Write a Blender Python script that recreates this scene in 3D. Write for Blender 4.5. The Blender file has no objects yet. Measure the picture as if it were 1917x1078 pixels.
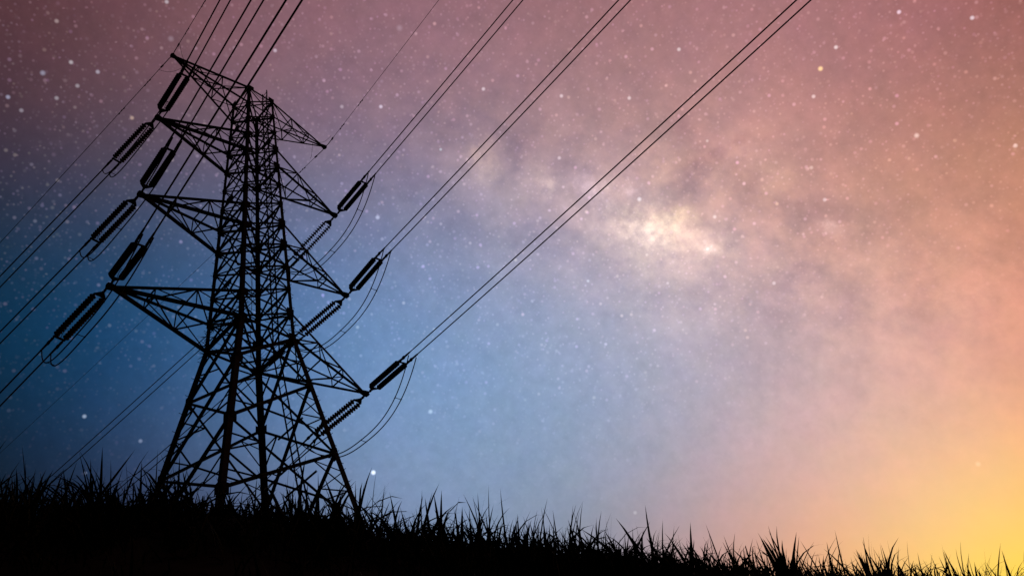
import bpy, math, random
import numpy as np
from mathutils import Vector, Matrix

random.seed(7)
rng = np.random.default_rng(11)
SC = bpy.context.scene
COL = SC.collection
PI = math.pi
RAD = math.radians

# ------------------------------------------------------------------ camera
ZB = 10.4                                   # height of the tower waist above the bench it stands on
FPX, PW, PH = 1695.58, 1917.0, 1078.0       # focal length in photo pixels
CAMP = Vector((-15.7104, -24.1944, -26.5201 + ZB))
CR = np.array([[0.6969984502925444, -0.6908240610328517, -0.19223755353174418],
               [-0.401298175069723, -0.597959676997093, 0.6938328324396605],
               [0.5942667204004456, 0.40645582956037296, 0.6940034031911426]])
cam = bpy.data.cameras.new('camera')
cam.sensor_width = 36.0
cam.lens = 36.0 * FPX / PW
cam.clip_start = 0.05
cam.clip_end = 20000
cam_ob = bpy.data.objects.new('camera', cam)
COL.objects.link(cam_ob)
m = Matrix.Identity(4)
for i in range(3):
    m[i][0], m[i][1], m[i][2], m[i][3] = CR[0, i], CR[1, i], -CR[2, i], CAMP[i]
cam_ob.matrix_world = m
SC.camera = cam_ob


def ray(x, y):
    """direction in the world of a point of the photograph (used for the directions of sky colours and stars)"""
    d = np.array([x - PW / 2, PH / 2 - y, FPX]) @ CR
    return d / np.linalg.norm(d)


# ------------------------------------------------------------------ view, world, sun
SC.view_settings.view_transform = 'Standard'
SC.view_settings.look = 'None'
SC.view_settings.exposure = 0.0
SC.view_settings.gamma = 1.0
SC.view_settings.use_curve_mapping = False
SC.cycles.max_bounces = 2
SC.cycles.diffuse_bounces = 1

SUN_AZ, SUN_EL = RAD(86), RAD(1.5)          # the sun has just gone, low to the right
sun = bpy.data.lights.new('sun', 'SUN')
sun.energy = 0.02
sun.angle = RAD(0.5)
sun.color = (1.0, 0.78, 0.5)
sun_ob = bpy.data.objects.new('sun', sun)
COL.objects.link(sun_ob)
sd = Vector((math.sin(SUN_AZ) * math.cos(SUN_EL), math.cos(SUN_AZ) * math.cos(SUN_EL), math.sin(SUN_EL)))
sun_ob.rotation_euler = (-sd).to_track_quat('-Z', 'Y').to_euler()

GX = [-160, 90, 330, 570, 810, 1050, 1290, 1530, 1770, 2050]
GY = [-130, 60, 240, 420, 600, 780, 950, 1110]
SKY = [
    # colours of the night sky on a grid of directions (sRGB)
    [(72, 46, 50), (90, 58, 63), (112, 74, 82), (130, 90, 99), (144, 102, 110), (154, 108, 112), (162, 111, 113), (164, 111, 111), (160, 102, 98), (150, 90, 82)],
    [(72, 47, 53), (94, 62, 68), (114, 80, 89), (138, 102, 112), (148, 110, 120), (158, 117, 123), (170, 121, 123), (174, 121, 119), (168, 113, 107), (158, 102, 94)],
    [(50, 42, 54), (74, 60, 74), (100, 82, 99), (125, 104, 124), (144, 120, 137), (164, 133, 141), (182, 142, 144), (188, 139, 135), (184, 129, 118), (176, 121, 104)],
    [(20, 33, 52), (40, 56, 82), (68, 82, 112), (100, 112, 146), (134, 137, 166), (172, 156, 170), (194, 161, 162), (200, 153, 146), (206, 148, 128), (210, 142, 112)],
    [(10, 31, 52), (28, 58, 90), (52, 88, 130), (90, 122, 167), (123, 148, 189), (152, 162, 192), (184, 171, 185), (205, 170, 168), (218, 166, 150), (224, 152, 118)],
    [(7, 27, 45), (21, 49, 77), (50, 83, 123), (95, 127, 171), (125, 153, 190), (140, 160, 190), (172, 168, 186), (208, 174, 170), (238, 182, 156), (242, 168, 120)],
    [(8, 16, 28), (28, 38, 58), (60, 70, 98), (106, 121, 154), (124, 147, 180), (144, 151, 174), (184, 160, 162), (226, 178, 153), (253, 202, 138), (255, 204, 92)],
    [(6, 10, 18), (20, 26, 42), (44, 50, 74), (80, 92, 124), (104, 122, 152), (132, 136, 154), (176, 146, 138), (236, 174, 124), (254, 208, 92), (255, 220, 50)],
]
# bright places of the Milky Way: x, y, radius in pixels, colour (linear, added)
CORE = [(1238, 432, 64, (0.082, 0.0646, 0.036)), (1270, 425, 44, (0.041, 0.0304, 0.0144)), (1160, 430, 60, (0.041, 0.0342, 0.0252)),(1247, 422, 27, (0.212, 0.173, 0.101)), (1227, 412, 15, (0.124, 0.0935, 0.0504)), (1262, 430, 15, (0.107, 0.0806, 0.036)), (1211, 440, 20, (0.212, 0.173, 0.144)), (1276, 402, 13, (0.164, 0.116, 0.0518)),
        (1223, 453, 20, (0.107, 0.0806, 0.0648)), (1190, 418, 24, (0.115, 0.0866, 0.0576)), (1328, 465, 10, (0.266, 0.216, 0.216)), (1343, 459, 28, (0.107, 0.0806, 0.0504)), (1318, 462, 26, (0.082, 0.0616, 0.0432)),
        (1157, 404, 26, (0.082, 0.0616, 0.036)), (1141, 422, 38, (0.062, 0.0469, 0.036)), (1284, 436, 26, (0.0984, 0.0684, 0.0432)), (1243, 452, 95, (0.0886, 0.067, 0.054)), (1300, 500, 85, (0.0443, 0.0335, 0.0216)),
        (1102, 347, 22, (0.142, 0.107, 0.115)), (1127, 361, 22, (0.0886, 0.067, 0.072)), (1150, 350, 60, (0.0354, 0.0268, 0.0324)), (1182, 354, 10, (0.124, 0.0935, 0.115)), (1060, 352, 40, (0.0492, 0.0342, 0.036)),
        (1182, 395, 22, (-0.0648, -0.0441, -0.0356)), (1311, 414, 17, (-0.101, -0.0685, -0.0554)), (1260, 388, 13, (-0.0864, -0.0588, -0.0475)), (1234, 394, 10, (-0.0648, -0.0441, -0.0356)), (1300, 381, 40, (-0.0648, -0.0441, -0.0356)), (1263, 368, 45, (-0.072, -0.049, -0.0396)),
        (1296, 307, 26, (-0.0792, -0.0539, -0.0436)), (1325, 298, 17, (-0.0648, -0.0441, -0.0356)), (1351, 285, 12, (-0.0648, -0.0441, -0.0356)), (1383, 266, 8, (-0.0648, -0.0441, -0.0356)), (1287, 240, 26, (-0.0432, -0.0294, -0.0238)), (1389, 354, 27, (-0.0432, -0.0294, -0.0238)), (1423, 385, 42, (-0.0504, -0.0343, -0.0277)),
        (1240, 314, 22, (0.082, 0.0479, 0.0259)), (1233, 287, 36, (0.0656, 0.0376, 0.0216)), (1389, 305, 32, (0.0738, 0.0376, 0.0233)), (1445, 334, 36, (0.0656, 0.0479, 0.0207)), (1347, 356, 20, (0.0656, 0.041, 0.0216)), (1400, 280, 80, (0.0328, 0.0205, 0.0144)),
        (897, 292, 23, (0.0984, 0.0616, 0.0432)), (914, 304, 22, (0.0738, 0.0547, 0.0288)), (900, 330, 17, (0.0708, 0.0537, 0.0432)), (1025, 349, 14, (0.124, 0.0935, 0.0648)), (1009, 334, 26, (0.0656, 0.0479, 0.036)), (960, 345, 50, (0.0443, 0.0335, 0.0288)),
        (964, 298, 28, (-0.0432, -0.0294, -0.0238)), (977, 273, 30, (-0.036, -0.0245, -0.0198)), (830, 260, 26, (-0.036, -0.0245, -0.0198)), (860, 300, 40, (0.0328, 0.0205, 0.0144)),
        (1800, 575, 30, (0.0738, 0.041, 0.0233)), (1560, 430, 12, (0.115, 0.0866, 0.0792)), (1548, 422, 9, (0.107, 0.0806, 0.072)), (1640, 500, 40, (0.0328, 0.0205, 0.0108)), (1530, 470, 40, (-0.0288, -0.0196, -0.0158)), (1720, 545, 40, (-0.0216, -0.0147, -0.0119))]
# single stars: x, y, radius in pixels, colour
STARS = [(699, 884, 6, (.85, .9, 1.0)), (158, 779, 5, (.25, .3, .38)), (1536, 129, 6, (.75, .55, .2)), (1820, 34, 5, (.45, .45, .5)),
         (1683, 23, 5, (.5, .45, .55)), (1565, 89, 5, (.45, .45, .45)), (1197, 373, 6, (.4, .4, .42)), (80, 137, 6, (.18, .2, .27)),
         (183, 135, 5, (.24, .25, .3)), (106, 184, 5, (.2, .2, .22)), (247, 221, 5, (.3, .22, .16)), (15, 182, 5, (.22, .24, .34)),
         (133, 117, 5, (.3, .3, .32)), (1051, 180, 5, (.35, .32, .34)), (1178, 184, 5, (.36, .34, .34)), (1271, 93, 5, (.36, .36, .36)),
         (713, 200, 5, (.38, .36, .44)), (905, 167, 5, (.36, .34, .36)), (806, 770, 6, (.22, .28, .32)), (1901, 273, 5, (.4, .36, .34)),
         (1716, 254, 6, (.4, .35, .32)), (1523, 181, 5, (.4, .36, .36)), (263, 825, 5, (.14, .16, .22)), (707, 407, 6, (.28, .3, .38)),
         (1325, 466, 5, (.25, .2, .2)), (515, 95, 5, (.3, .28, .33)), (1338, 406, 5, (.3, .3, .3)), (1189, 959, 5, (.14, .14, .14)), (825, 280, 4, (.2, .26, .28)), (1047, 296, 5, (.3, .26, .28)), (1211, 477, 4, (.2, .18, .16)), (1101, 526, 4, (.2, .24, .26)), (1250, 530, 4, (.22, .2, .22)), (1324, 264, 4, (.22, .22, .2)), (1519, 314, 5, (.26, .22, .2)),
         (1544, 374, 5, (.3, .28, .3)), (1449, 530, 5, (.28, .26, .28)), (312, 4, 5, (.3, .3, .33)), (640, 200, 5, (.2, .18, .2)),
         (1831, 868, 6, (.10, .10, .08)), (106, 40, 5, (.22, .18, .18)), (320, 73, 7, (.1, .09, .11)), (748, 53, 8, (.09, .08, .1)),
         (145, 161, 5, (.2, .2, .22)), (40, 207, 5, (.18, .17, .2)), (160, 885, 4, (.1, .12, .18))]


def lin(c):
    c = np.asarray(c, float) / 255
    return np.where(c <= .04045, c / 12.92, ((c + .055) / 1.055) ** 2.4)


def build_world():
    w = bpy.data.worlds.new('World')
    SC.world = w
    w.use_nodes = True
    nt = w.node_tree
    nt.nodes.clear()
    N, Lk = nt.nodes, nt.links
    w.cycles.sampling_method = 'MANUAL'
    w.cycles.sample_map_resolution = 512
    geo = N.new('ShaderNodeTexCoord')
    D = geo.outputs['Generated']

    def vm(op, a, b=None, c=None, s=None):
        n = N.new('ShaderNodeVectorMath'); n.operation = op
        for i, x in enumerate((a, b, c)):
            if x is None: continue
            if isinstance(x, bpy.types.NodeSocket): Lk.new(x, n.inputs[i])
            else: n.inputs[i].default_value = tuple(float(q) for q in x)
        if s is not None:
            if isinstance(s, bpy.types.NodeSocket): Lk.new(s, n.inputs['Scale'])
            else: n.inputs['Scale'].default_value = s
        return n.outputs['Value'] if op in ('DOT_PRODUCT', 'DISTANCE', 'LENGTH') else n.outputs['Vector']

    def mt(op, a, b=None, c=None, clamp=False):
        n = N.new('ShaderNodeMath'); n.operation = op; n.use_clamp = clamp
        for i, x in enumerate((a, b, c)):
            if x is None: continue
            if isinstance(x, bpy.types.NodeSocket): Lk.new(x, n.inputs[i])
            else: n.inputs[i].default_value = float(x)
        return n.outputs[0]

    def mr(v, a, b, c, d, kind='SMOOTHSTEP'):
        n = N.new('ShaderNodeMapRange'); n.interpolation_type = kind; n.clamp = True
        Lk.new(v, n.inputs['Value'])
        for k, x in zip(('From Min', 'From Max', 'To Min', 'To Max'), (a, b, c, d)): n.inputs[k].default_value = x
        return n.outputs['Result']

    def noise(vec, scale, detail=6, rough=.55, dist=0.0):
        n = N.new('ShaderNodeTexNoise'); n.noise_dimensions = '3D'
        Lk.new(vec, n.inputs['Vector'])
        n.inputs['Scale'].default_value = scale; n.inputs['Detail'].default_value = detail
        n.inputs['Roughness'].default_value = rough; n.inputs['Distortion'].default_value = dist
        return n

    # --- broad colours of the twilight: soft lobes fitted to the grid of directions
    cen, col = [], []
    for j, y in enumerate(GY):
        for i, x in enumerate(GX):
            cen.append(ray(x, y)); col.append(lin(SKY[j][i]))
    cen, col = np.array(cen), np.array(col)
    lob = np.array([ray(x, y) for y in (-220, 80, 380, 680, 980, 1280) for x in (-320, 0, 320, 640, 960, 1280, 1600, 1920, 2240)])
    K = 1 / .165 ** 2
    A = np.exp(K * (cen @ lob.T - 1))
    wts = np.linalg.solve(A.T @ A + 2e-3 * np.eye(len(lob)), A.T @ col)
    base = None
    for c, wv in zip(lob, wts):
        e = mt('EXPONENT', mt('MULTIPLY_ADD', vm('DOT_PRODUCT', D, c), K, -K))
        n = N.new('ShaderNodeVectorMath'); n.operation = 'SCALE'
        n.inputs[0].default_value = tuple(float(q) for q in wv); Lk.new(e, n.inputs['Scale'])
        base = n.outputs['Vector'] if base is None else vm('ADD', base, n.outputs['Vector'])
    base = vm('MAXIMUM', base, (0.0015, 0.002, 0.004))

    # --- Milky Way: dust clouds along a great circle
    p0, p1 = ray(850, 285), ray(1760, 565)
    nb = np.cross(p0, p1); nb /= np.linalg.norm(nb)
    pc = ray(1240, 420); al = np.cross(nb, pc); al /= np.linalg.norm(al)
    across = vm('DOT_PRODUCT', D, nb)
    # (inputs are made before the nodes that read them: the renderer keeps fewer values in hand at once)
    xyz = (mt('MULTIPLY', vm('DOT_PRODUCT', D, al), .9), mt('MULTIPLY', across, 1.12), vm('DOT_PRODUCT', D, pc))
    comb = N.new('ShaderNodeCombineXYZ')
    for k in range(3): Lk.new(xyz[k], comb.inputs[k])
    bv = comb.outputs[0]
    t = mt('DIVIDE', across, .115)
    ta = mt('DIVIDE', vm('DOT_PRODUCT', D, al), .34)
    band = mt('EXPONENT', mt('MULTIPLY', mt('ADD', mt('MULTIPLY', t, t), mt('MULTIPLY', ta, ta)), -1))
    n1 = noise(bv, 20.0, 7, .58, 0.0)
    n2 = noise(D, 6.5, 7, .6)
    n3 = noise(D, 95.0, 3, .6)
    n4 = noise(D, 30.0, 4, .6)
    cl = mr(n1.outputs['Fac'], .34, .68, -.45, .55, 'LINEAR')
    hz = mr(vm('DOT_PRODUCT', D, (0, 0, 1)), .36, .58, 0.12, 1.0)          # stars and dust drown in the glow near the ground
    mul = mt('MULTIPLY_ADD', mt('MULTIPLY', cl, band), .46, 1.0)
    mul = mt('ADD', mul, mt('MULTIPLY', mt('MULTIPLY', mt('SUBTRACT', n2.outputs['Fac'], .5), hz), .09))
    mul = mt('ADD', mul, mt('MULTIPLY', mt('MULTIPLY', mt('SUBTRACT', n3.outputs['Fac'], .5), hz), .27))
    mul = mt('ADD', mul, mt('MULTIPLY', mt('MULTIPLY', mt('SUBTRACT', n4.outputs['Fac'], .5), hz), .20))
    sky = vm('SCALE', base, s=mul)
    # slight shifts of hue from cloud to cloud
    tint = vm('MULTIPLY_ADD', vm('SUBTRACT', n4.outputs['Color'], (.5, .5, .5)), (.13, .06, .13), (1, 1, 1))
    sky = vm('MULTIPLY', sky, tint)
    tint2 = vm('MULTIPLY_ADD', vm('SUBTRACT', n2.outputs['Color'], (.5, .5, .5)), (.07, .05, .07), (1, 1, 1))
    sky = vm('MULTIPLY', sky, tint2)
    # the dust lanes run purple, the star clouds peach
    hue = mt('MULTIPLY', mr(n1.outputs['Fac'], .38, .62, -.8, .8), band)
    sky = vm('MULTIPLY', sky, vm('ADD', vm('SCALE', (.05, .02, -.05), s=hue), (1, 1, 1)))
    warp = vm('MULTIPLY_ADD', vm('SUBTRACT', noise(D, 60, 4, .6).outputs['Color'], (.5, .5, .5)), (.028, .028, .028), D)
    rag = mr(noise(D, 85, 4, .65).outputs['Fac'], .36, .64, .65, 1.4, 'LINEAR')
    glow = None
    for x, y, r, c in CORE:
        s = r / FPX * .9
        q = mt('DIVIDE', vm('DISTANCE', warp, ray(x, y)), s)
        e = mt('EXPONENT', mt('MULTIPLY', mt('MULTIPLY', q, q), -.6))
        g = vm('SCALE', c, s=mt('MULTIPLY', e, rag))
        glow = g if glow is None else vm('ADD', glow, g)
    sky = vm('ADD', sky, glow)
    sky = vm('MAXIMUM', sky, (0, 0, 0))

    # --- star fields: three sizes
    ns = np.cross(ray(0, 560), ray(1917, 800)); ns /= np.linalg.norm(ns)
    if ns @ ray(900, 0) < 0: ns = -ns
    hs = mt('MULTIPLY', hz, mr(vm('DOT_PRODUCT', D, ns), -.16, .10, .16, 1.0))   # fewer stars come through the haze lower down
    hs = mt('MULTIPLY', hs, mr(vm('DOT_PRODUCT', D, ray(2000, 1200)), .885, .97, 1.0, .06))   # and none through the sunset's glow
    for scale, r0, thr, amp in ((230.0, .46, .15, .075), (120.0, .33, .30, .13), (70.0, .20, .45, .19), (34.0, .098, .50, .17), (17.0, .055, .50, .17)):
        vo = N.new('ShaderNodeTexVoronoi'); vo.feature = 'F1'
        Lk.new(D, vo.inputs['Vector']); vo.inputs['Scale'].default_value = scale
        sep = N.new('ShaderNodeSeparateColor'); Lk.new(vo.outputs['Color'], sep.inputs[0])
        core = mr(vo.outputs['Distance'], r0 * .15, r0, 1, 0)
        on = mt('POWER', mr(sep.outputs[0], thr, 1.0, 0, 1, 'LINEAR'), 1.6)
        s = mt('MULTIPLY', mt('MULTIPLY', core, on), mt('MULTIPLY', hs, amp))
        tc = vm('MULTIPLY_ADD', vo.outputs['Color'], (.45, .35, .55), (.7, .7, .7))
        n = vm('SCALE', tc, s=s)
        # a star shows more against a bright sky in proportion to the haze it shines through
        n = vm('MULTIPLY', n, vm('MULTIPLY_ADD', base, (1.6, 1.6, 1.6), (.35, .35, .38)))
        sky = vm('ADD', sky, vm('SCALE', n, s=1.6))
    pts = None
    for x, y, r, c in STARS:
        dd = vm('DISTANCE', D, ray(x, y))
        e = mr(dd, .0004, r * 1.0 / FPX, 1, 0)
        g = vm('SCALE', c, s=e)
        pts = g if pts is None else vm('ADD', pts, g)
    sky = vm('ADD', sky, pts)

    bg = N.new('ShaderNodeBackground'); bg.inputs['Strength'].default_value = 1.0
    Lk.new(sky, bg.inputs['Color'])
    out = N.new('ShaderNodeOutputWorld'); Lk.new(bg.outputs[0], out.inputs['Surface'])


build_world()


# ------------------------------------------------------------------ materials
def material(name, c1, c2, scale, rough=.85, spec=.08, bump=0.0):
    mat = bpy.data.materials.new(name)
    mat.use_nodes = True
    nt = mat.node_tree
    b = nt.nodes['Principled BSDF']
    tc = nt.nodes.new('ShaderNodeTexCoord')
    no = nt.nodes.new('ShaderNodeTexNoise'); no.inputs['Scale'].default_value = scale; no.inputs['Detail'].default_value = 5
    nt.links.new(tc.outputs['Object'], no.inputs['Vector'])
    ra = nt.nodes.new('ShaderNodeValToRGB')
    ra.color_ramp.elements[0].position = .35; ra.color_ramp.elements[0].color = (*c1, 1)
    ra.color_ramp.elements[1].position = .68; ra.color_ramp.elements[1].color = (*c2, 1)
    nt.links.new(no.outputs['Fac'], ra.inputs['Fac'])
    nt.links.new(ra.outputs['Color'], b.inputs['Base Color'])
    b.inputs['Roughness'].default_value = rough
    b.inputs['Specular IOR Level'].default_value = spec
    if bump:
        bu = nt.nodes.new('ShaderNodeBump'); bu.inputs['Strength'].default_value = bump
        nt.links.new(no.outputs['Fac'], bu.inputs['Height']); nt.links.new(bu.outputs['Normal'], b.inputs['Normal'])
    return mat


M_STEEL = material('dark_weathered_steel', (.055, .055, .058), (.11, .105, .10), 9)
M_CABLE = material('dark_aluminium_cable', (.05, .05, .05), (.09, .09, .09), 40)
M_DISC = material('brown_glazed_porcelain', (.05, .03, .022), (.08, .05, .035), 20, .6, .1)
M_SOIL = material('dark_soil', (.03, .025, .02), (.06, .05, .036), 3, .95, .02, .6)
M_GRASS = material('night_grass', (.035, .045, .018), (.07, .075, .03), 2.0, .85, .03)


# ------------------------------------------------------------------ mesh helpers
class MB:
    def __init__(self):
        self.v, self.f = [], []

    def add(self, vs, fs):
        o = len(self.v)
        self.v += [tuple(x) for x in vs]
        self.f += [tuple(i + o for i in f) for f in fs]

    def angle(self, p, q, size, hint, thick=None, hint2=None):
        """steel angle (L section) from p to q; one flange lies square to hint"""
        p, q = Vector(p), Vector(q)
        d = (q - p).normalized()
        h = Vector(hint)
        u = (h - d * h.dot(d))
        u = u.normalized() if u.length > 1e-4 else d.orthogonal().normalized()
        if hint2 is not None:
            v = Vector(hint2); v = v - d * v.dot(d) - u * v.dot(u); v.normalize()
        else:
            v = d.cross(u)
        t = thick or max(.014, size * .13)
        s = size
        prof = [(0, 0), (s, 0), (s, t), (t, t), (t, s), (0, s)]
        o = -.28 * s
        ring = lambda c: [c + u * (a + o) + v * (b + o) for a, b in prof]
        n = 6
        self.add(ring(p) + ring(q), [tuple(range(n - 1, -1, -1)), tuple(range(n, 2 * n))] +
                 [(i, (i + 1) % n, n + (i + 1) % n, n + i) for i in range(n)])

    def box(self, c, ax, ay, az):
        """box about c with half axes"""
        c, ax, ay, az = map(Vector, (c, ax, ay, az))
        vs = [c + ax * i + ay * j + az * k for i in (-1, 1) for j in (-1, 1) for k in (-1, 1)]
        self.add(vs, [(0, 1, 3, 2), (4, 6, 7, 5), (0, 4, 5, 1), (2, 3, 7, 6), (0, 2, 6, 4), (1, 5, 7, 3)])

    def tube(self, pts, r, n=6, r2=None):
        pts = [Vector(p) for p in pts]
        rings = []
        up = None
        for i, p in enumerate(pts):
            d = (pts[min(i + 1, len(pts) - 1)] - pts[max(i - 1, 0)]).normalized()
            if up is None: up = d.orthogonal().normalized()
            up = (up - d * up.dot(d)).normalized()
            w = d.cross(up)
            rr = r if r2 is None else r + (r2 - r) * i / (len(pts) - 1)
            rings.append([p + (up * math.cos(a) + w * math.sin(a)) * rr for a in [2 * PI * k / n for k in range(n)]])
        vs = [x for rg in rings for x in rg]
        fs = [(i * n + k, i * n + (k + 1) % n, (i + 1) * n + (k + 1) % n, (i + 1) * n + k) for i in range(len(pts) - 1) for k in range(n)]
        fs += [tuple(range(n - 1, -1, -1)), tuple((len(pts) - 1) * n + k for k in range(n))]
        self.add(vs, fs)

    def lathe(self, prof, n=12, off=(0, 0, 0)):
        """profile of (x, r) spun round the X axis"""
        ox, oy, oz = off
        vs = [(x + ox, oy + r * math.cos(2 * PI * k / n), oz + r * math.sin(2 * PI * k / n)) for x, r in prof for k in range(n)]
        fs = [(i * n + k, (i + 1) * n + k, (i + 1) * n + (k + 1) % n, i * n + (k + 1) % n) for i in range(len(prof) - 1) for k in range(n)]
        fs += [tuple(range(n)), tuple((len(prof) - 1) * n + k for k in range(n - 1, -1, -1))]
        self.add(vs, fs)

    def mesh(self, name, mat):
        me = bpy.data.meshes.new(name)
        me.from_pydata(self.v, [], self.f)
        me.materials.append(mat)
        me.update()
        return me

    def build(self, name, mat, parent=None):
        ob = bpy.data.objects.new(name, self.mesh(name, mat))
        COL.objects.link(ob)
        if parent is not None: ob.parent = parent
        return ob


def empty(name, loc=(0, 0, 0)):
    o = bpy.data.objects.new(name, None)
    o.empty_display_size = .3
    COL.objects.link(o)
    o.location = loc
    return o


def tag(o, label=None, cat=None, group=None, kind=None):
    if label: o['label'] = label
    if cat: o['category'] = cat
    if group: o['group'] = group
    if kind: o['kind'] = kind
    return o


# ------------------------------------------------------------------ the hill
UAZ = RAD(20)
EU = Vector((math.sin(UAZ), math.cos(UAZ), 0))        # uphill
EV = Vector((math.cos(UAZ), -math.sin(UAZ), 0))       # along the slope, to the right
UC = 5.5                                              # the bank's crest, metres uphill of the camera
EYE = CAMP.z
CREST_V = [-60, -8, -.25, .36, 1.03, 1.63, 1.94, 2.6, 3.31, 4.48, 5.59, 6.58, 7.54, 9.2, 20, 80]
CREST_H = [3.3, 3.55, 3.63, 3.67, 3.73, 3.71, 3.66, 3.59, 3.56, 3.48, 3.42, 3.39, 3.37, 3.32, 3.1, 2.4]
THATCH = .20


def fbm(x, y):
    return (np.sin(x * 1.3 + 1.1 * np.sin(y * .9)) + np.sin(y * 1.7 + 1.3 * np.sin(x * .7) + 2)) * .5


def ground_z(u, v):
    u, v = np.asarray(u, float), np.asarray(v, float)
    crest = EYE - THATCH + np.interp(v, CREST_V, CREST_H)
    zero = np.zeros_like(u)
    f = np.interp(u, [-3000, -400, -150, -60, -10, 0, .9], [-110, -85, -62, -40, -22.5, EYE - 1.6, EYE - 1.25])
    bank = (EYE - 1.25) + (crest - (EYE - 1.25)) * np.clip((u - .9) / (UC - .9), 0, 1)
    back = np.interp(u, [26.5, 34, 45, 120, 400, 3000], [0, 0, -1.5, -16, -40, -90])
    t = np.clip((u - UC) / (26.5 - UC), 0, 1)
    slope = crest + (0 - crest) * t - .5 * np.sin(PI * t)
    z = np.where(u < .9, f, np.where(u < UC, bank, np.where(u < 26.5, slope, back)))
    n = fbm(u * 1.1, v * 1.1) * .035 + fbm(u * .21 + 5, v * .19) * .12
    n = n * np.clip(np.abs(u) / 1.0, 0.0, 1) * np.where((u > 4) & (u < 7), .35, 1)
    far = np.clip((np.hypot(u, v) - 120) / 800, 0, 1)
    return z + n + far * fbm(u * .006, v * .005) * 14


def world_xy(u, v):
    return CAMP.x + EU.x * u + EV.x * v, CAMP.y + EU.y * u + EV.y * v


def axis(fine0, fine1, step, grow=1.22, end=3000):
    a = list(np.arange(fine0, fine1 + 1e-6, step))
    s = step
    while a[-1] < end: s *= grow; a.append(a[-1] + s)
    s = step
    while a[0] > -end: s *= grow; a.insert(0, a[0] - s)
    return np.array(a)


us, vs_ = axis(-2, 9, .25), axis(-6, 18, .5)
U, V = np.meshgrid(us, vs_, indexing='ij')
X, Y = world_xy(U, V)
Z = ground_z(U, V)
nu, nv = len(us), len(vs_)
idx = np.arange(nu * nv).reshape(nu, nv)
quads = np.stack([idx[:-1, :-1], idx[:-1, 1:], idx[1:, 1:], idx[1:, :-1]], -1).reshape(-1, 4)[:, ::-1]
me = bpy.data.meshes.new('ground')
me.from_pydata(np.stack([X, Y, Z], -1).reshape(-1, 3).tolist(), [], quads.tolist())
me.materials.append(M_SOIL)
for p in me.polygons: p.use_smooth = True
me.update()
ground = bpy.data.objects.new('ground', me)
COL.objects.link(ground)
ground['kind'] = 'structure'


# ------------------------------------------------------------------ tower dimensions
ZT, WT, WW, FL = 18.0733, .7362, 1.2607, .1627        # top height over the waist, half widths, flare of the base
NP = 12
LEV = [ZT * (1 - k / NP) for k in range(NP + 1)]
BASE = [0, -2.64, -6.1, -9.55]
CORN = dict(near=(-1, -1), left=(-1, 1), right=(1, -1), back=(1, 1))
FACES = [('near', 'left', (-1, 0, 0)), ('near', 'right', (0, -1, 0)), ('left', 'back', (0, 1, 0)), ('right', 'back', (1, 0, 0))]
ARM_L = [4.777, 5.093, 5.364, 6.0]
ARM_K = [0, 4, 8, 12]


def half(z):
    return WW + (WT - WW) * z / ZT if z >= 0 else WW - FL * z


def corner(c, z):
    w = half(z)
    sx, sy = CORN[c]
    return Vector((sx * w, sy * w, z + ZB))


tower = empty('transmission_tower', (0, 0, 0))
tag(tower, 'tall dark steel lattice pylon with eight pointed arms rising above the grassy crest', 'pylon')

# legs, with gusset plates where the arms join
for c, (sx, sy) in CORN.items():
    b = MB()
    foot = -11.2
    for _ in range(3):                                   # down to the ground under this corner, and a little into it
        p = corner(c, foot)
        r_ = Vector((p.x - CAMP.x, p.y - CAMP.y, 0))
        foot = float(ground_z(r_.dot(EU), r_.dot(EV))) - ZB - .35
    b.angle(corner(c, foot), corner(c, 0), .21, (-sx, 0, 0), .024, (0, -sy, 0))
    b.angle(corner(c, 0), corner(c, LEV[6]), .165, (-sx, 0, 0), .02, (0, -sy, 0))
    b.angle(corner(c, LEV[6]), corner(c, ZT + .12), .135, (-sx, 0, 0), .016, (0, -sy, 0))
    for k in range(NP + 1):
        big = k in (0, 3, 4, 7, 8, 11, 12)
        h, wd = (.20, .17) if big else (.11, .10)
        p = corner(c, LEV[k])
        g = .058 + .002 * (k % 2)
        b.box(p + Vector((-sx * wd * .55, sy * g, 0)), (wd, 0, 0), (0, .007, 0), (0, 0, h))
        b.box(p + Vector((sx * g, -sy * wd * .55, 0)), (.007, 0, 0), (0, wd, 0), (0, 0, h))
    for z in BASE[1:]:
        p = corner(c, z)
        b.box(p + Vector((-sx * .12, sy * .074, 0)), (.12, 0, 0), (0, .008, 0), (0, 0, .2))
        b.box(p + Vector((sx * .074, -sy * .12, 0)), (.008, 0, 0), (0, .12, 0), (0, 0, .2))
    if c in ('right', 'left'):
        z = -8.6
        i = 0
        while z < ZT - .3:
            p = corner(c, z)
            dx = Vector((sx, 0, 0)) if i % 2 else Vector((0, sy, 0))
            b.tube([p, p + dx * .2], .011, 5)
            z += .42; i += 1
    b.build('leg', M_STEEL, tower)

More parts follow.
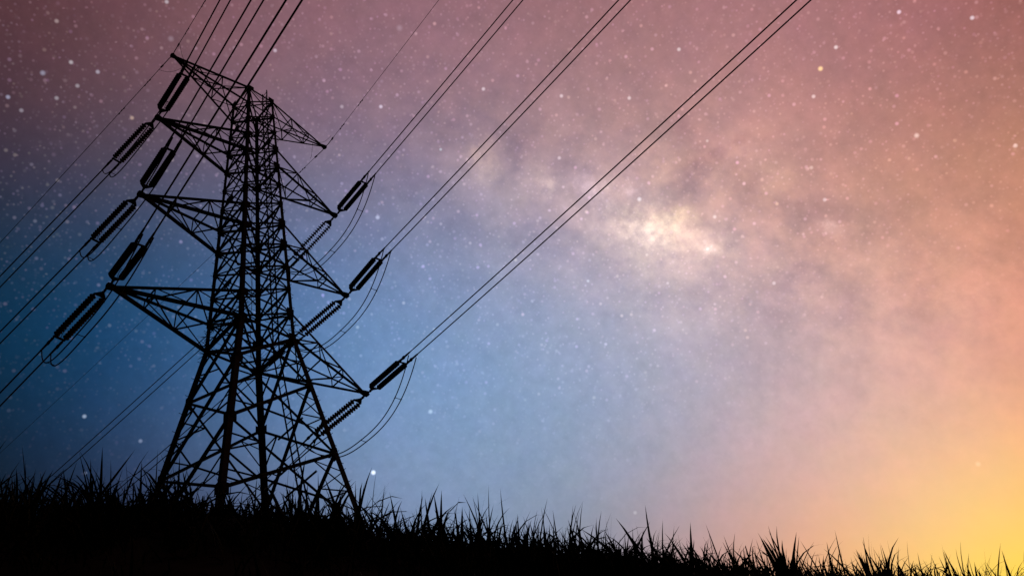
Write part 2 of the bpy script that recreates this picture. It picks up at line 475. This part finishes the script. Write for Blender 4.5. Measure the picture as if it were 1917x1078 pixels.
# faces: the upper body's X panels, then the flared base
for a, c, nrm in FACES:
    b = MB()
    n = Vector(nrm)
    for k in range(NP):
        z0, z1 = LEV[k + 1], LEV[k]
        s = .052 if k < 6 else .066
        b.angle(corner(a, z0) + n * .02, corner(c, z1) + n * .02, s, n)
        b.angle(corner(c, z0) - n * .03, corner(a, z1) - n * .03, s, n)
    for k in range(NP + 1):
        s = .085 if k in (0, 3, 4, 7, 8, 11, 12) else .065
        if k == 12: s = .13
        b.angle(corner(a, LEV[k]), corner(c, LEV[k]), s, (0, 0, -1))
    b.build('body_lattice', M_STEEL, tower)
    b = MB()
    for i in range(3):
        z0, z1 = BASE[i + 1], BASE[i]
        pa0, pa1, pc0, pc1 = corner(a, z0), corner(a, z1), corner(c, z0), corner(c, z1)
        b.angle(pa0 + n * .03, pc1 + n * .03, .105, n)
        b.angle(pc0 - n * .05, pa1 - n * .05, .105, n)
        w0, w1 = half(z0), half(z1)
        tx = w1 / (w0 + w1)                                   # where the diagonals cross, from the top
        x = pa1.lerp(pc0, tx)
        for (l0, l1, q1, q0) in ((pa0, pa1, pc0, pc1), (pc0, pc1, pa0, pa1)):
            up = l1.lerp(x, .52); dn = l0.lerp(x, .5)
            lm = l1.lerp(l0, .5)
            b.angle(lm, up, .05, n)
            b.angle(lm, dn, .05, n)
            if i:
                b.angle(l0.lerp(l1, .25), dn, .042, n)
                b.angle(l1.lerp(l0, .25), up, .042, n)
        if i:
            dn = (pa0.lerp(x, .5) + pc0.lerp(x, .5)) / 2
            b.angle(pa0.lerp(x, .5), pc0.lerp(x, .5), .055, n)
    b.build('base_lattice', M_STEEL, tower)

# plan bracing inside the body
for k in (0, 1, 3, 4, 7, 8, 11, 12):
    b = MB()
    z = LEV[k] - .06
    s = .085 if k else .07
    b.angle(corner('near', z), corner('back', z), s, (0, 0, 1))
    b.angle(corner('left', z - .1), corner('right', z - .1), s, (0, 0, 1))
    if k in (12, 8, 4):
        md = [(corner(p, z - .05) + corner(q, z - .05)) / 2 for p, q in (('near', 'right'), ('right', 'back'), ('back', 'left'), ('left', 'near'))]
        for i in range(4): b.angle(md[i], md[(i + 1) % 4], .06, (0, 0, 1))
    b.build('plan_bracing', M_STEEL, tower)

# arms
FR = (0.0, .36, .68)


def arm(sgn, i):
    """pyramid arm on the left (-1) or right (+1) face; level 0 carries the earth wire and slopes up from below"""
    k = ARM_K[i]
    flat, slant = (LEV[0], LEV[1]) if i == 0 else (LEV[k], LEV[k - 1])
    tip = Vector((sgn * ARM_L[i], 0, flat + ZB))
    ca, cb = (('near', 'left') if sgn < 0 else ('right', 'back'))
    f1, f2, s1, s2 = corner(ca, flat), corner(cb, flat), corner(ca, slant), corner(cb, slant)
    web = MB()
    size = .045 if i == 0 else .05
    up = Vector((0, 0, 1 if i else -1))
    P = lambda a, t: a.lerp(tip, t)
    for n, t in enumerate(FR):
        t2 = (list(FR) + [.93])[n + 1]
        if n:
            web.angle(P(f1, t), P(f2, t), size, up)
            web.angle(P(s1, t), P(s2, t), size, up)
            web.angle(P(f1, t), P(s1, t), size, (0, 1, 0))
            web.angle(P(f2, t), P(s2, t), size, (0, 1, 0))
        if n < 2:
            if n % 2 == 0:
                web.angle(P(f1, t), P(f2, t2), size, up); web.angle(P(s2, t), P(s1, t2), size, up)
            else:
                web.angle(P(f2, t), P(f1, t2), size, up); web.angle(P(s1, t), P(s2, t2), size, up)
            web.angle(P(f1, t), P(s1, t2), size, (0, 1, 0))
            web.angle(P(f2, t), P(s2, t2), size, (0, 1, 0))
    root = web.build('earth_wire_arm' if i == 0 else 'crossarm', M_STEEL, tower)
    big, small = (.085, .075) if i == 0 else (.125, .09)
    for p, s, h in ((f1, big, up), (f2, big, up), (s1, small, -up), (s2, small, -up)):
        b = MB()
        b.angle(p, p.lerp(tip, .975), s, h)
        b.build('chord', M_STEEL, root)
    b = MB()
    q = .5 if i == 0 else .60
    d = (f1 + f2) * .5
    ax = (tip - d).normalized()
    c0 = tip - ax * .18 * q
    # end plates: a flat tapered box with the two lugs the strings hang from
    for zz in (-.085, .085):
        o = Vector((0, 0, zz * q))
        poly = [(-.42, -.11), (.10, -.24), (.30, -.20), (.34, 0), (.30, .20), (.10, .24), (-.42, .11)]
        vs = [tip + ax * (px * q) + Vector((0, py * q, 0)) + o + Vector((0, 0, dz)) for dz in (-.014, .014) for px, py in poly]
        nn = len(poly)
        b.add(vs, [tuple(range(nn - 1, -1, -1)), tuple(range(nn, 2 * nn))] + [(j, (j + 1) % nn, nn + (j + 1) % nn, nn + j) for j in range(nn)])
    b.box(tip + ax * .10 * q, ax * .15 * q, (0, .17 * q, 0), (0, 0, .068 * q))
    for sy in (-1, 1):
        b.box(tip + ax * .16 * q + Vector((0, sy * .26 * q, 0)), ax * .05 * q, (0, .10 * q, 0), (0, 0, .045 * q))
    b.build('tip_plate', M_STEEL, root)
    if i == 0:
        # slack copper tails that bond the earth wire to the arm
        b = MB()
        for sy, ln in ((-1, .95), (1, 1.05)):
            e = tip + Vector((-.22 if sgn < 0 else -.2, sy * ln, -.17))
            st = tip - ax * .75 + Vector((0, sy * .06, -.05))
            pts = [st.lerp(e, t) - Vector((0, 0, .42 * math.sin(PI * t))) for t in np.linspace(0, 1, 10)]
            b.tube(pts, .009, 5)
        b.build('bonding_lead', M_CABLE, root)
    return tip


TIPS = {}
for i in range(4):
    for sgn in (-1, 1):
        TIPS[(sgn, i)] = arm(sgn, i)

# ladder up the right face, its head standing over the top
b = MB()
side = Vector((0, .19, 0))
lp = lambda z: Vector((half(min(z, ZT)) + .03, 0, z + ZB))
pts = [lp(z) for z in (-10.4, 0, ZT, ZT + 1.9)]
for s in (-1, 1):
    for p, q in zip(pts[:-1], pts[1:]):
        b.angle(p + side * s, q + side * s, .075, (0, s, 0))
ladder = b.build('ladder', M_STEEL, tower)
z = -10.3
while z < ZT + 1.9:
    r = MB()
    r.tube([lp(z) - side, lp(z) + side], .017, 5)
    r.build('rung', M_STEEL, ladder)
    z += .35
for z in (-9.5, -6.1, -3.6, -.1, 3, 6, 9, 12, 15):
    w = half(z)
    b = MB()
    b.angle(Vector((w + .03, -w * .45, z + ZB)), Vector((w + .03, w * .45, z + ZB)), .06, (0, 0, 1))
    b.build('bracket', M_STEEL, ladder)
# handrail from the near corner to the ladder head
b = MB()
p, q = corner('near', ZT + .1), lp(ZT + .75) - side
b.tube([p.lerp(q, t) - Vector((0, 0, .18 * math.sin(PI * t))) for t in np.linspace(0, 1, 8)], .013, 5)
q2 = corner('right', ZT + .12)
b.tube([lp(ZT + .75) + side, q2], .012, 5)
b.build('handrail', M_STEEL, tower)

# number boards on the left face
for z, y in ((2.777, -.22), (9.145, .2), (14.9, .1)):
    b = MB()
    x = -half(z) - .09
    b.box((x, y, z + ZB), (.012, 0, 0), (0, .26, 0), (0, 0, .17))
    b.box((x + .045, y, z + ZB + .12), (.03, 0, 0), (0, .02, 0), (0, 0, .02))
    b.box((x + .045, y, z + ZB - .12), (.03, 0, 0), (0, .02, 0), (0, 0, .02))
    b.build('number_board', M_STEEL, tower)

# climbing guard at the waist: barbed strands and spikes round each leg
for c, (sx, sy) in CORN.items():
    b = MB()
    for zz in (-.15, .35, .8):
        p = corner(c, zz)
        for a in range(14):
            th = 2 * PI * a / 14 + zz
            d = Vector((math.cos(th), math.sin(th), .5 * math.sin(a * 2.3)))
            b.tube([p + d * .08, p + d * (.36 + .1 * math.sin(a * 5))], .010, 4, .004)
    b.build('climbing_guard', M_STEEL, tower)
for j, zz in enumerate((.25, .55, .9)):
    b = MB()
    for a, c, nrm in FACES:
        p, q = corner(a, zz) + Vector(nrm) * .14, corner(c, zz) + Vector(nrm) * .14
        L = (q - p).length
        b.tube([p.lerp(q, t) - Vector((0, 0, .10 * math.sin(PI * t))) for t in np.linspace(0, 1, 9)], .007, 4)
        for t in np.linspace(.06, .94, 13):
            x = p.lerp(q, t) - Vector((0, 0, .10 * math.sin(PI * t)))
            d = Vector((math.sin(t * 40), math.cos(t * 40), 1)) * .03
            b.tube([x - d, x + d], .005, 3)
    b.build('barbed_wire', M_STEEL, tower)

# slack lead hanging down inside the body
b = MB()
pts = []
for j in range(60):
    z = 12.2 - j * .22
    pts.append((.04 * math.sin(j * .31) + .02 * math.sin(j * 1.3), .05 * math.cos(j * .27) - .05, z + ZB))
b.tube(pts, .012, 5)
pts = [(x + .12 + .03 * math.sin(z * 3), y + .05, z) for x, y, z in pts[4:44]]
b.tube(pts, .008, 5)
b.build('hanging_lead', M_CABLE, tower)

# ------------------------------------------------------------------ insulators, conductors, jumpers
AZN, AZF = RAD(188), RAD(-8)
SPAN = 260.0
SIDE_N = {-1: 'left', 1: 'right'}
LEV_N = {1: 'top', 2: 'middle', 3: 'lowest'}
# downward slope of each wire where it leaves the tower (degrees)
SLOPE = {('n', -1, 0): 14.35, ('n', -1, 1): .4, ('n', -1, 2): 4.1, ('n', -1, 3): 6.2, ('n', 1, 0): 8.2, ('n', 1, 1): 8.8, ('n', 1, 2): 9.6, ('n', 1, 3): 9.5,
         ('f', -1, 0): 13.6, ('f', -1, 1): 10.3, ('f', -1, 2): 10.1, ('f', -1, 3): 12.3, ('f', 1, 0): 8.6, ('f', 1, 1): 8.0, ('f', 1, 2): 7.3, ('f', 1, 3): 14.5}
DROOP = {('n', -1, 1): 15, ('n', -1, 2): 13.5, ('n', -1, 3): 16.5, ('n', 1, 1): 15, ('n', 1, 2): 10.5, ('n', 1, 3): 14,
         ('f', -1, 1): 1, ('f', -1, 2): 2, ('f', -1, 3): 4.5, ('f', 1, 1): 15.5, ('f', 1, 2): 5, ('f', 1, 3): 5}
YAW = {('n', -1): 0, ('n', 1): 3.5, ('f', -1): 3.5, ('f', 1): .7}      # the strings' own turn towards the pull of the arm
GAP = .185                                   # half the distance between the two strings and the two wires
NDISC = 17
PITCH = .146


def insulator_template():
    """local frame: +X away from the tower, Y across, Z up; the origin is the lug of the arm"""
    root = empty('insulator_set')
    b = MB()
    b.tube([(-.06, 0, 0), (.2, 0, 0)], .026, 6)
    b.box((.03, 0, 0), (.06, 0, 0), (0, .035, 0), (0, 0, .05))
    b.box((.16, 0, 0), (.05, 0, 0), (0, .05, 0), (0, 0, .03))
    b.build('link', M_STEEL, root)
    x0 = .34

    def yoke(x, s):
        y = MB()
        poly = [(x - s * .14, -.07), (x + s * .06, -GAP - .06), (x + s * .13, -GAP - .06), (x + s * .09, 0), (x + s * .13, GAP + .06), (x + s * .06, GAP + .06), (x - s * .14, .07)]
        n = len(poly)
        y.add([(px, py, z) for z in (-.012, .012) for px, py in poly],
              [tuple(range(n - 1, -1, -1)), tuple(range(n, 2 * n))] + [(j, (j + 1) % n, n + (j + 1) % n, n + j) for j in range(n)])
        return y.build('yoke_plate', M_STEEL, root)
    yoke(x0 - .04, 1)
    xs = x0 + .1
    for sy in (-1, 1):
        d = MB()
        off = (0, sy * GAP, 0)
        d.tube([(xs - .06, sy * GAP, 0), (xs + PITCH * NDISC + .06, sy * GAP, 0)], .02, 6)
        for j in range(NDISC):
            x = xs + j * PITCH
            d.lathe([(x + .005, .03), (x + .012, .052), (x + .06, .056), (x + .066, .09), (x + .076, .128), (x + .090, .130), (x + .095, .10), (x + .09, .07), (x + .104, .055), (x + .10, .04), (x + .135, .025)], 14, off)
        d.build('disc_string', M_DISC, root)
    xe = xs + PITCH * NDISC + .1
    b = MB()
    poly_x = xe
    b.box((poly_x, 0, 0), (.05, 0, 0), (0, GAP + .06, 0), (0, 0, .014))
    b.box((poly_x + .03, -GAP, 0), (.09, 0, 0), (0, .03, 0), (0, 0, .022))
    b.box((poly_x + .03, GAP, 0), (.09, 0, 0), (0, .03, 0), (0, 0, .022))
    b.build('yoke_plate', M_STEEL, root)
    for x, s, y in ((x0 + .02, 1, .06), (xe - .02, -1, -.05)):
        h = MB()
        h.tube([(x, y, 0), (x + .02 * s, y, .12), (x + .12 * s, y, .22), (x + .3 * s, y, .25), (x + .42 * s, y, .2)], .011, 5)
        h.build('arcing_horn', M_STEEL, root)
    return root, xe + .12


def copy_tree(o, parent=None):
    c = o.copy()
    COL.objects.link(c)
    if parent is not None: c.parent = parent
    for ch in list(o.children): copy_tree(ch, c)
    return c


proto, SETLEN = insulator_template()
used = False


def frame(az, slope):
    d = Vector((math.sin(az) * math.cos(slope), math.cos(az) * math.cos(slope), -math.sin(slope)))
    z = Vector((0, 0, 1))
    y = z.cross(d).normalized()
    return d, y, d.cross(y).normalized()


def sag_curve(p, az, slope, dist, n):
    g = Vector((math.sin(az), math.cos(az), 0))
    s = math.tan(slope)
    hs = dist * np.linspace(0, 1, n) ** 1.6
    return [p + g * h + Vector((0, 0, -s * h + s * h * h / SPAN)) for h in hs]


ENDS = {}
for sgn in (-1, 1):
    for i in (1, 2, 3):
        for key, az in (('n', AZN), ('f', AZF)):
            tip = TIPS[(sgn, i)]
            lug = tip + Vector((sgn * .10, -.25 if key == 'n' else .25, 0))
            d, y, z = frame(az + RAD(YAW[(key, sgn)]), RAD(DROOP[(key, sgn, i)]))
            if not used: o, used = proto, True
            else: o = copy_tree(proto)
            mm = Matrix.Identity(4)
            for r_ in range(3): mm[r_][0], mm[r_][1], mm[r_][2], mm[r_][3] = d[r_], y[r_], z[r_], lug[r_]
            o.matrix_world = mm
            way = 'pulling up and overhead' if key == 'n' else 'pulling down to the lower left'
            tag(o, 'twin insulator strings on the %s %s crossarm, %s' % (LEV_N[i], SIDE_N[sgn], way), 'insulator', 'double insulator strings at the crossarm tips')
            end = lug + d * SETLEN
            ENDS[(key, sgn, i)] = (end, y, d, lug)
            for j, sy in enumerate((-1, 1)):
                p = end + y * GAP * sy
                sl = RAD(SLOPE[(key, sgn, i)])
                dist = 250.0
                w = MB()
                w.tube(sag_curve(p, az, sl, dist, 70), .030 if sgn < 0 else .025, 6)
                # which of the two shows above the other
                pic = lambda P: (CR @ np.array(P - CAMP))
                a_, b_ = pic(end + y * GAP * sy), pic(end - y * GAP * sy)
                left = a_[0] / a_[2] < b_[0] / b_[2]
                place = 'left' if left else 'right'
                if key == 'n':
                    lab = '%s wire of the pair running up and overhead from the %s %s crossarm' % (place, LEV_N[i], SIDE_N[sgn])
                else:
                    lab = '%s wire of the pair running down to the lower left from the %s %s crossarm' % (place, LEV_N[i], SIDE_N[sgn])
                c = w.build('power_line', M_CABLE)
                tag(c, lab, 'wire', 'twin power lines strung from the crossarms')
                cl = MB()
                e = sag_curve(p, az, sl, .75, 4)
                cl.tube([p - d * .16, p + d * .02], .036, 6)
                cl.tube([e[0], e[-1]], .055, 7, .036)
                cl.box(e[0].lerp(e[-1], .35), d * .07, y * .04, z * .06)
                cl.build('dead_end_clamp', M_STEEL, c)

# jumpers: the slack twin loops that carry the current past each arm tip
for sgn in (-1, 1):
    for i in (1, 2, 3):
        en, yn, dn, ln = ENDS[('n', sgn, i)]
        ef, yf, df, lf = ENDS[('f', sgn, i)]
        A = en + dn * .72 + Vector((0, 0, -.10))
        B = ef + df * .72 + Vector((0, 0, -.10))
        root = empty('jumper_loop', (A + B) / 2)
        tag(root, 'slack twin cable loop hanging under the tip of the %s %s crossarm' % (LEV_N[i], SIDE_N[sgn]), 'cable', 'jumper loops under the crossarm tips')
        o0 = Vector(root.location)
        dep = 2.0 if sgn > 0 else 2.0
        curves = []
        for sy in (-1, 1):
            pts = []
            for t in np.linspace(0, 1, 41):
                q = A.lerp(B, t)
                off = (yn * (1 - t) - yf * t) * GAP * sy
                if off.length > 1e-6: pass
                k = 1 - abs(2 * t - 1) ** (2.6 if sgn > 0 else 3.6)
                out = Vector((sgn * .22, 0, 0)) * k
                pinch = 1 - .25 * k
                pts.append(q + off * pinch + out - Vector((0, 0, dep * k)) - o0)
            curves.append(pts)
            b = MB(); b.tube(pts, .024, 6)
            b.build('cable', M_CABLE, root)
        for j in (7, 20, 33):
            b = MB()
            b.tube([curves[0][j], curves[1][j]], .014, 5)
            for c_ in curves:
                dd = (c_[j + 1] - c_[j - 1]).normalized() * .05
                b.tube([c_[j] - dd, c_[j] + dd], .028, 6)
            b.build('spacer', M_STEEL, root)

# earth wires from the two top arms
for sgn in (-1, 1):
    for key, az in (('n', AZN), ('f', AZF)):
        tip = TIPS[(sgn, 0)]
        p = tip + Vector((sgn * .1, -.2 if key == 'n' else .2, 0))
        sl = RAD(SLOPE[(key, sgn, 0)])
        pts = sag_curve(p, az, sl, 250, 80)
        w = MB(); w.tube(pts, .0155 if sgn < 0 else .012, 5)
        way = 'running up overhead' if key == 'n' else 'running down to the lower left'
        c = w.build('earth_wire', M_CABLE)
        tag(c, 'thin single wire %s from the topmost %s arm' % (way, SIDE_N[sgn]), 'wire', 'earth wires of the top arms')
        near = sag_curve(p, az, sl, 6.0, 60)
        g = MB()
        g.tube([near[0], near[14]], .022, 6)
        g.box(near[14], Vector((math.sin(az), math.cos(az), 0)) * .09, (.03, 0, 0), (0, 0, .04))
        g.build('dead_end_clamp', M_STEEL, c)
        for n_ in (27, 44):
            x = near[n_]
            t = (near[n_ + 1] - near[n_]).normalized()
            g = MB()
            g.box(x, t * .03, (.018, 0, 0), (0, 0, .04))
            g.tube([x - t * .2 - Vector((0, 0, .06)), x + t * .2 - Vector((0, 0, .06))], .008, 5)
            for s in (-1, 1):
                q = x + t * .2 * s - Vector((0, 0, .06))
                g.tube([q - t * .05, q + t * .05], .026, 7)
            g.build('vibration_damper', M_STEEL, c)

# ------------------------------------------------------------------ grass
def blades(u, v, length, width, lean_az, lean, curl, twist):
    n = len(u)
    x, y = world_xy(u, v)
    z = ground_z(u, v) - .03
    S = 5
    t = np.linspace(0, 1, S + 1)[None, :]
    ang = lean[:, None] + curl[:, None] * t ** 1.6                   # angle from the vertical along the blade
    ds = length[:, None] / S
    hx = np.concatenate([np.zeros((n, 1)), np.cumsum(np.sin(ang[:, 1:]) * ds, 1)], 1)
    hz = np.concatenate([np.zeros((n, 1)), np.cumsum(np.cos(ang[:, 1:]) * ds, 1)], 1)
    cx = x[:, None] + hx * np.cos(lean_az)[:, None]
    cy = y[:, None] + hx * np.sin(lean_az)[:, None]
    cz = z[:, None] + hz
    prof = np.array([.62, .92, 1.0, .86, .52, 0.0])[None, :] * width[:, None] * .5
    wa = lean_az + PI / 2 + twist
    wx, wy = np.cos(wa)[:, None] * prof, np.sin(wa)[:, None] * prof
    Lf = np.stack([cx - wx, cy - wy, cz], -1)
    Rt = np.stack([cx + wx, cy + wy, cz], -1)
    vs = np.concatenate([Lf[:, :S], Rt[:, :S], ((Lf[:, S:] + Rt[:, S:]) / 2)], 1)     # 2S+1 per blade
    per = 2 * S + 1
    base = (np.arange(n) * per)[:, None, None]
    qd = np.array([[i, S + i, S + i + 1, i + 1] for i in range(S - 1)])[None] + base
    tr = np.array([[S - 1, 2 * S - 1, 2 * S]])[None] + base
    return vs.reshape(-1, 3), qd.reshape(-1, 4), tr.reshape(-1, 3)


def tuft_field(n_tufts, u0, u1, v0, v1, per, len_mu, len_sd, w0, w1, spread, far_gain=.018, lean_sd=.22):
    cu, cv = rng.uniform(u0, u1, n_tufts), rng.uniform(v0, v1, n_tufts)
    size = np.exp(rng.normal(0, .28, n_tufts))
    tilt_az, tilt = rng.uniform(0, 2 * PI, n_tufts), np.abs(rng.normal(0, .16, n_tufts))
    k = rng.integers(per[0], per[1], n_tufts)
    own = np.repeat(np.arange(n_tufts), k)
    n = len(own)
    u = cu[own] + rng.normal(0, spread, n)
    v = cv[own] + rng.normal(0, spread, n)
    ln = np.minimum(len_mu * size[own] * np.exp(rng.normal(0, len_sd, n)), max(.56, len_mu * 1.3)) * (1 + far_gain * np.clip(v, 0, 14))
    wd = rng.uniform(w0, w1, n) * (.7 + .5 * np.clip(ln / (len_mu * 1.3), 0, 1.2)) * (1 + far_gain * np.clip(v, 0, 14))
    az = np.where(rng.random(n) < .5, tilt_az[own] + rng.normal(0, .7, n), rng.uniform(0, 2 * PI, n))
    lean = np.abs(rng.normal(0, lean_sd, n)) + tilt[own]
    curl = np.where(rng.random(n) < .55, rng.uniform(.7, 2.4, n), rng.uniform(0, .55, n))
    tw = rng.normal(0, .7, n)
    return u, v, ln, wd, az, lean, curl, tw


parts = [
    # low thatch along the crest, then taller tufts and single swords
    tuft_field(2000, UC - .75, UC + .9, -3.0, 16, (8, 15), .185, .30, .007, .013, .07),
    tuft_field(700, UC - .55, UC + .7, -3.0, 16, (7, 15), .25, .28, .009, .018, .06),
    tuft_field(250, UC - .4, UC + .5, -3.0, 16, (4, 11), .32, .24, .012, .024, .06, lean_sd=.3),
    tuft_field(70, UC - .4, UC + .5, -3.0, 16, (2, 5), .36, .16, .013, .024, .05, lean_sd=.3),
    tuft_field(120, UC - .4, UC + .5, -3.0, 16, (1, 3), .37, .2, .007, .013, .05, lean_sd=.55),
    # the face of the bank towards the viewer and the slope behind the crest
    tuft_field(900, 2.2, UC - .7, -5, 16, (8, 14), .22, .25, .008, .015, .09),
    tuft_field(300, .9, 2.2, -5, 16, (8, 14), .12, .2, .006, .012, .09),
    tuft_field(600, UC + .9, 12, -5, 20, (7, 12), .30, .3, .012, .02, .12),
    tuft_field(500, 12, 40, -12, 26, (7, 12), .5, .3, .018, .03, .2),
    tuft_field(350, -14, .4, -14, 14, (7, 12), .3, .3, .01, .018, .15),
]
arr = [np.concatenate([p[k] for p in parts]) for k in range(8)]
keep = np.hypot(arr[0], arr[1]) > .9
arr = [a[keep] for a in arr]
gv, gq, gt = blades(*arr)
gm = bpy.data.meshes.new('grass')
nq, ntg = len(gq), len(gt)
gm.vertices.add(len(gv)); gm.vertices.foreach_set('co', gv.astype(np.float32).ravel())
gm.loops.add(nq * 4 + ntg * 3)
gm.loops.foreach_set('vertex_index', np.concatenate([gq.ravel(), gt.ravel()]).astype(np.int32))
gm.polygons.add(nq + ntg)
gm.polygons.foreach_set('loop_start', np.concatenate([np.arange(nq) * 4, nq * 4 + np.arange(ntg) * 3]).astype(np.int32))
gm.materials.append(M_GRASS)
gm.update(calc_edges=True)
gm.validate()
grass = bpy.data.objects.new('grass', gm)
COL.objects.link(grass)
tag(grass, 'black silhouetted tufts of long grass along the crest of the hill', 'grass', kind='stuff')
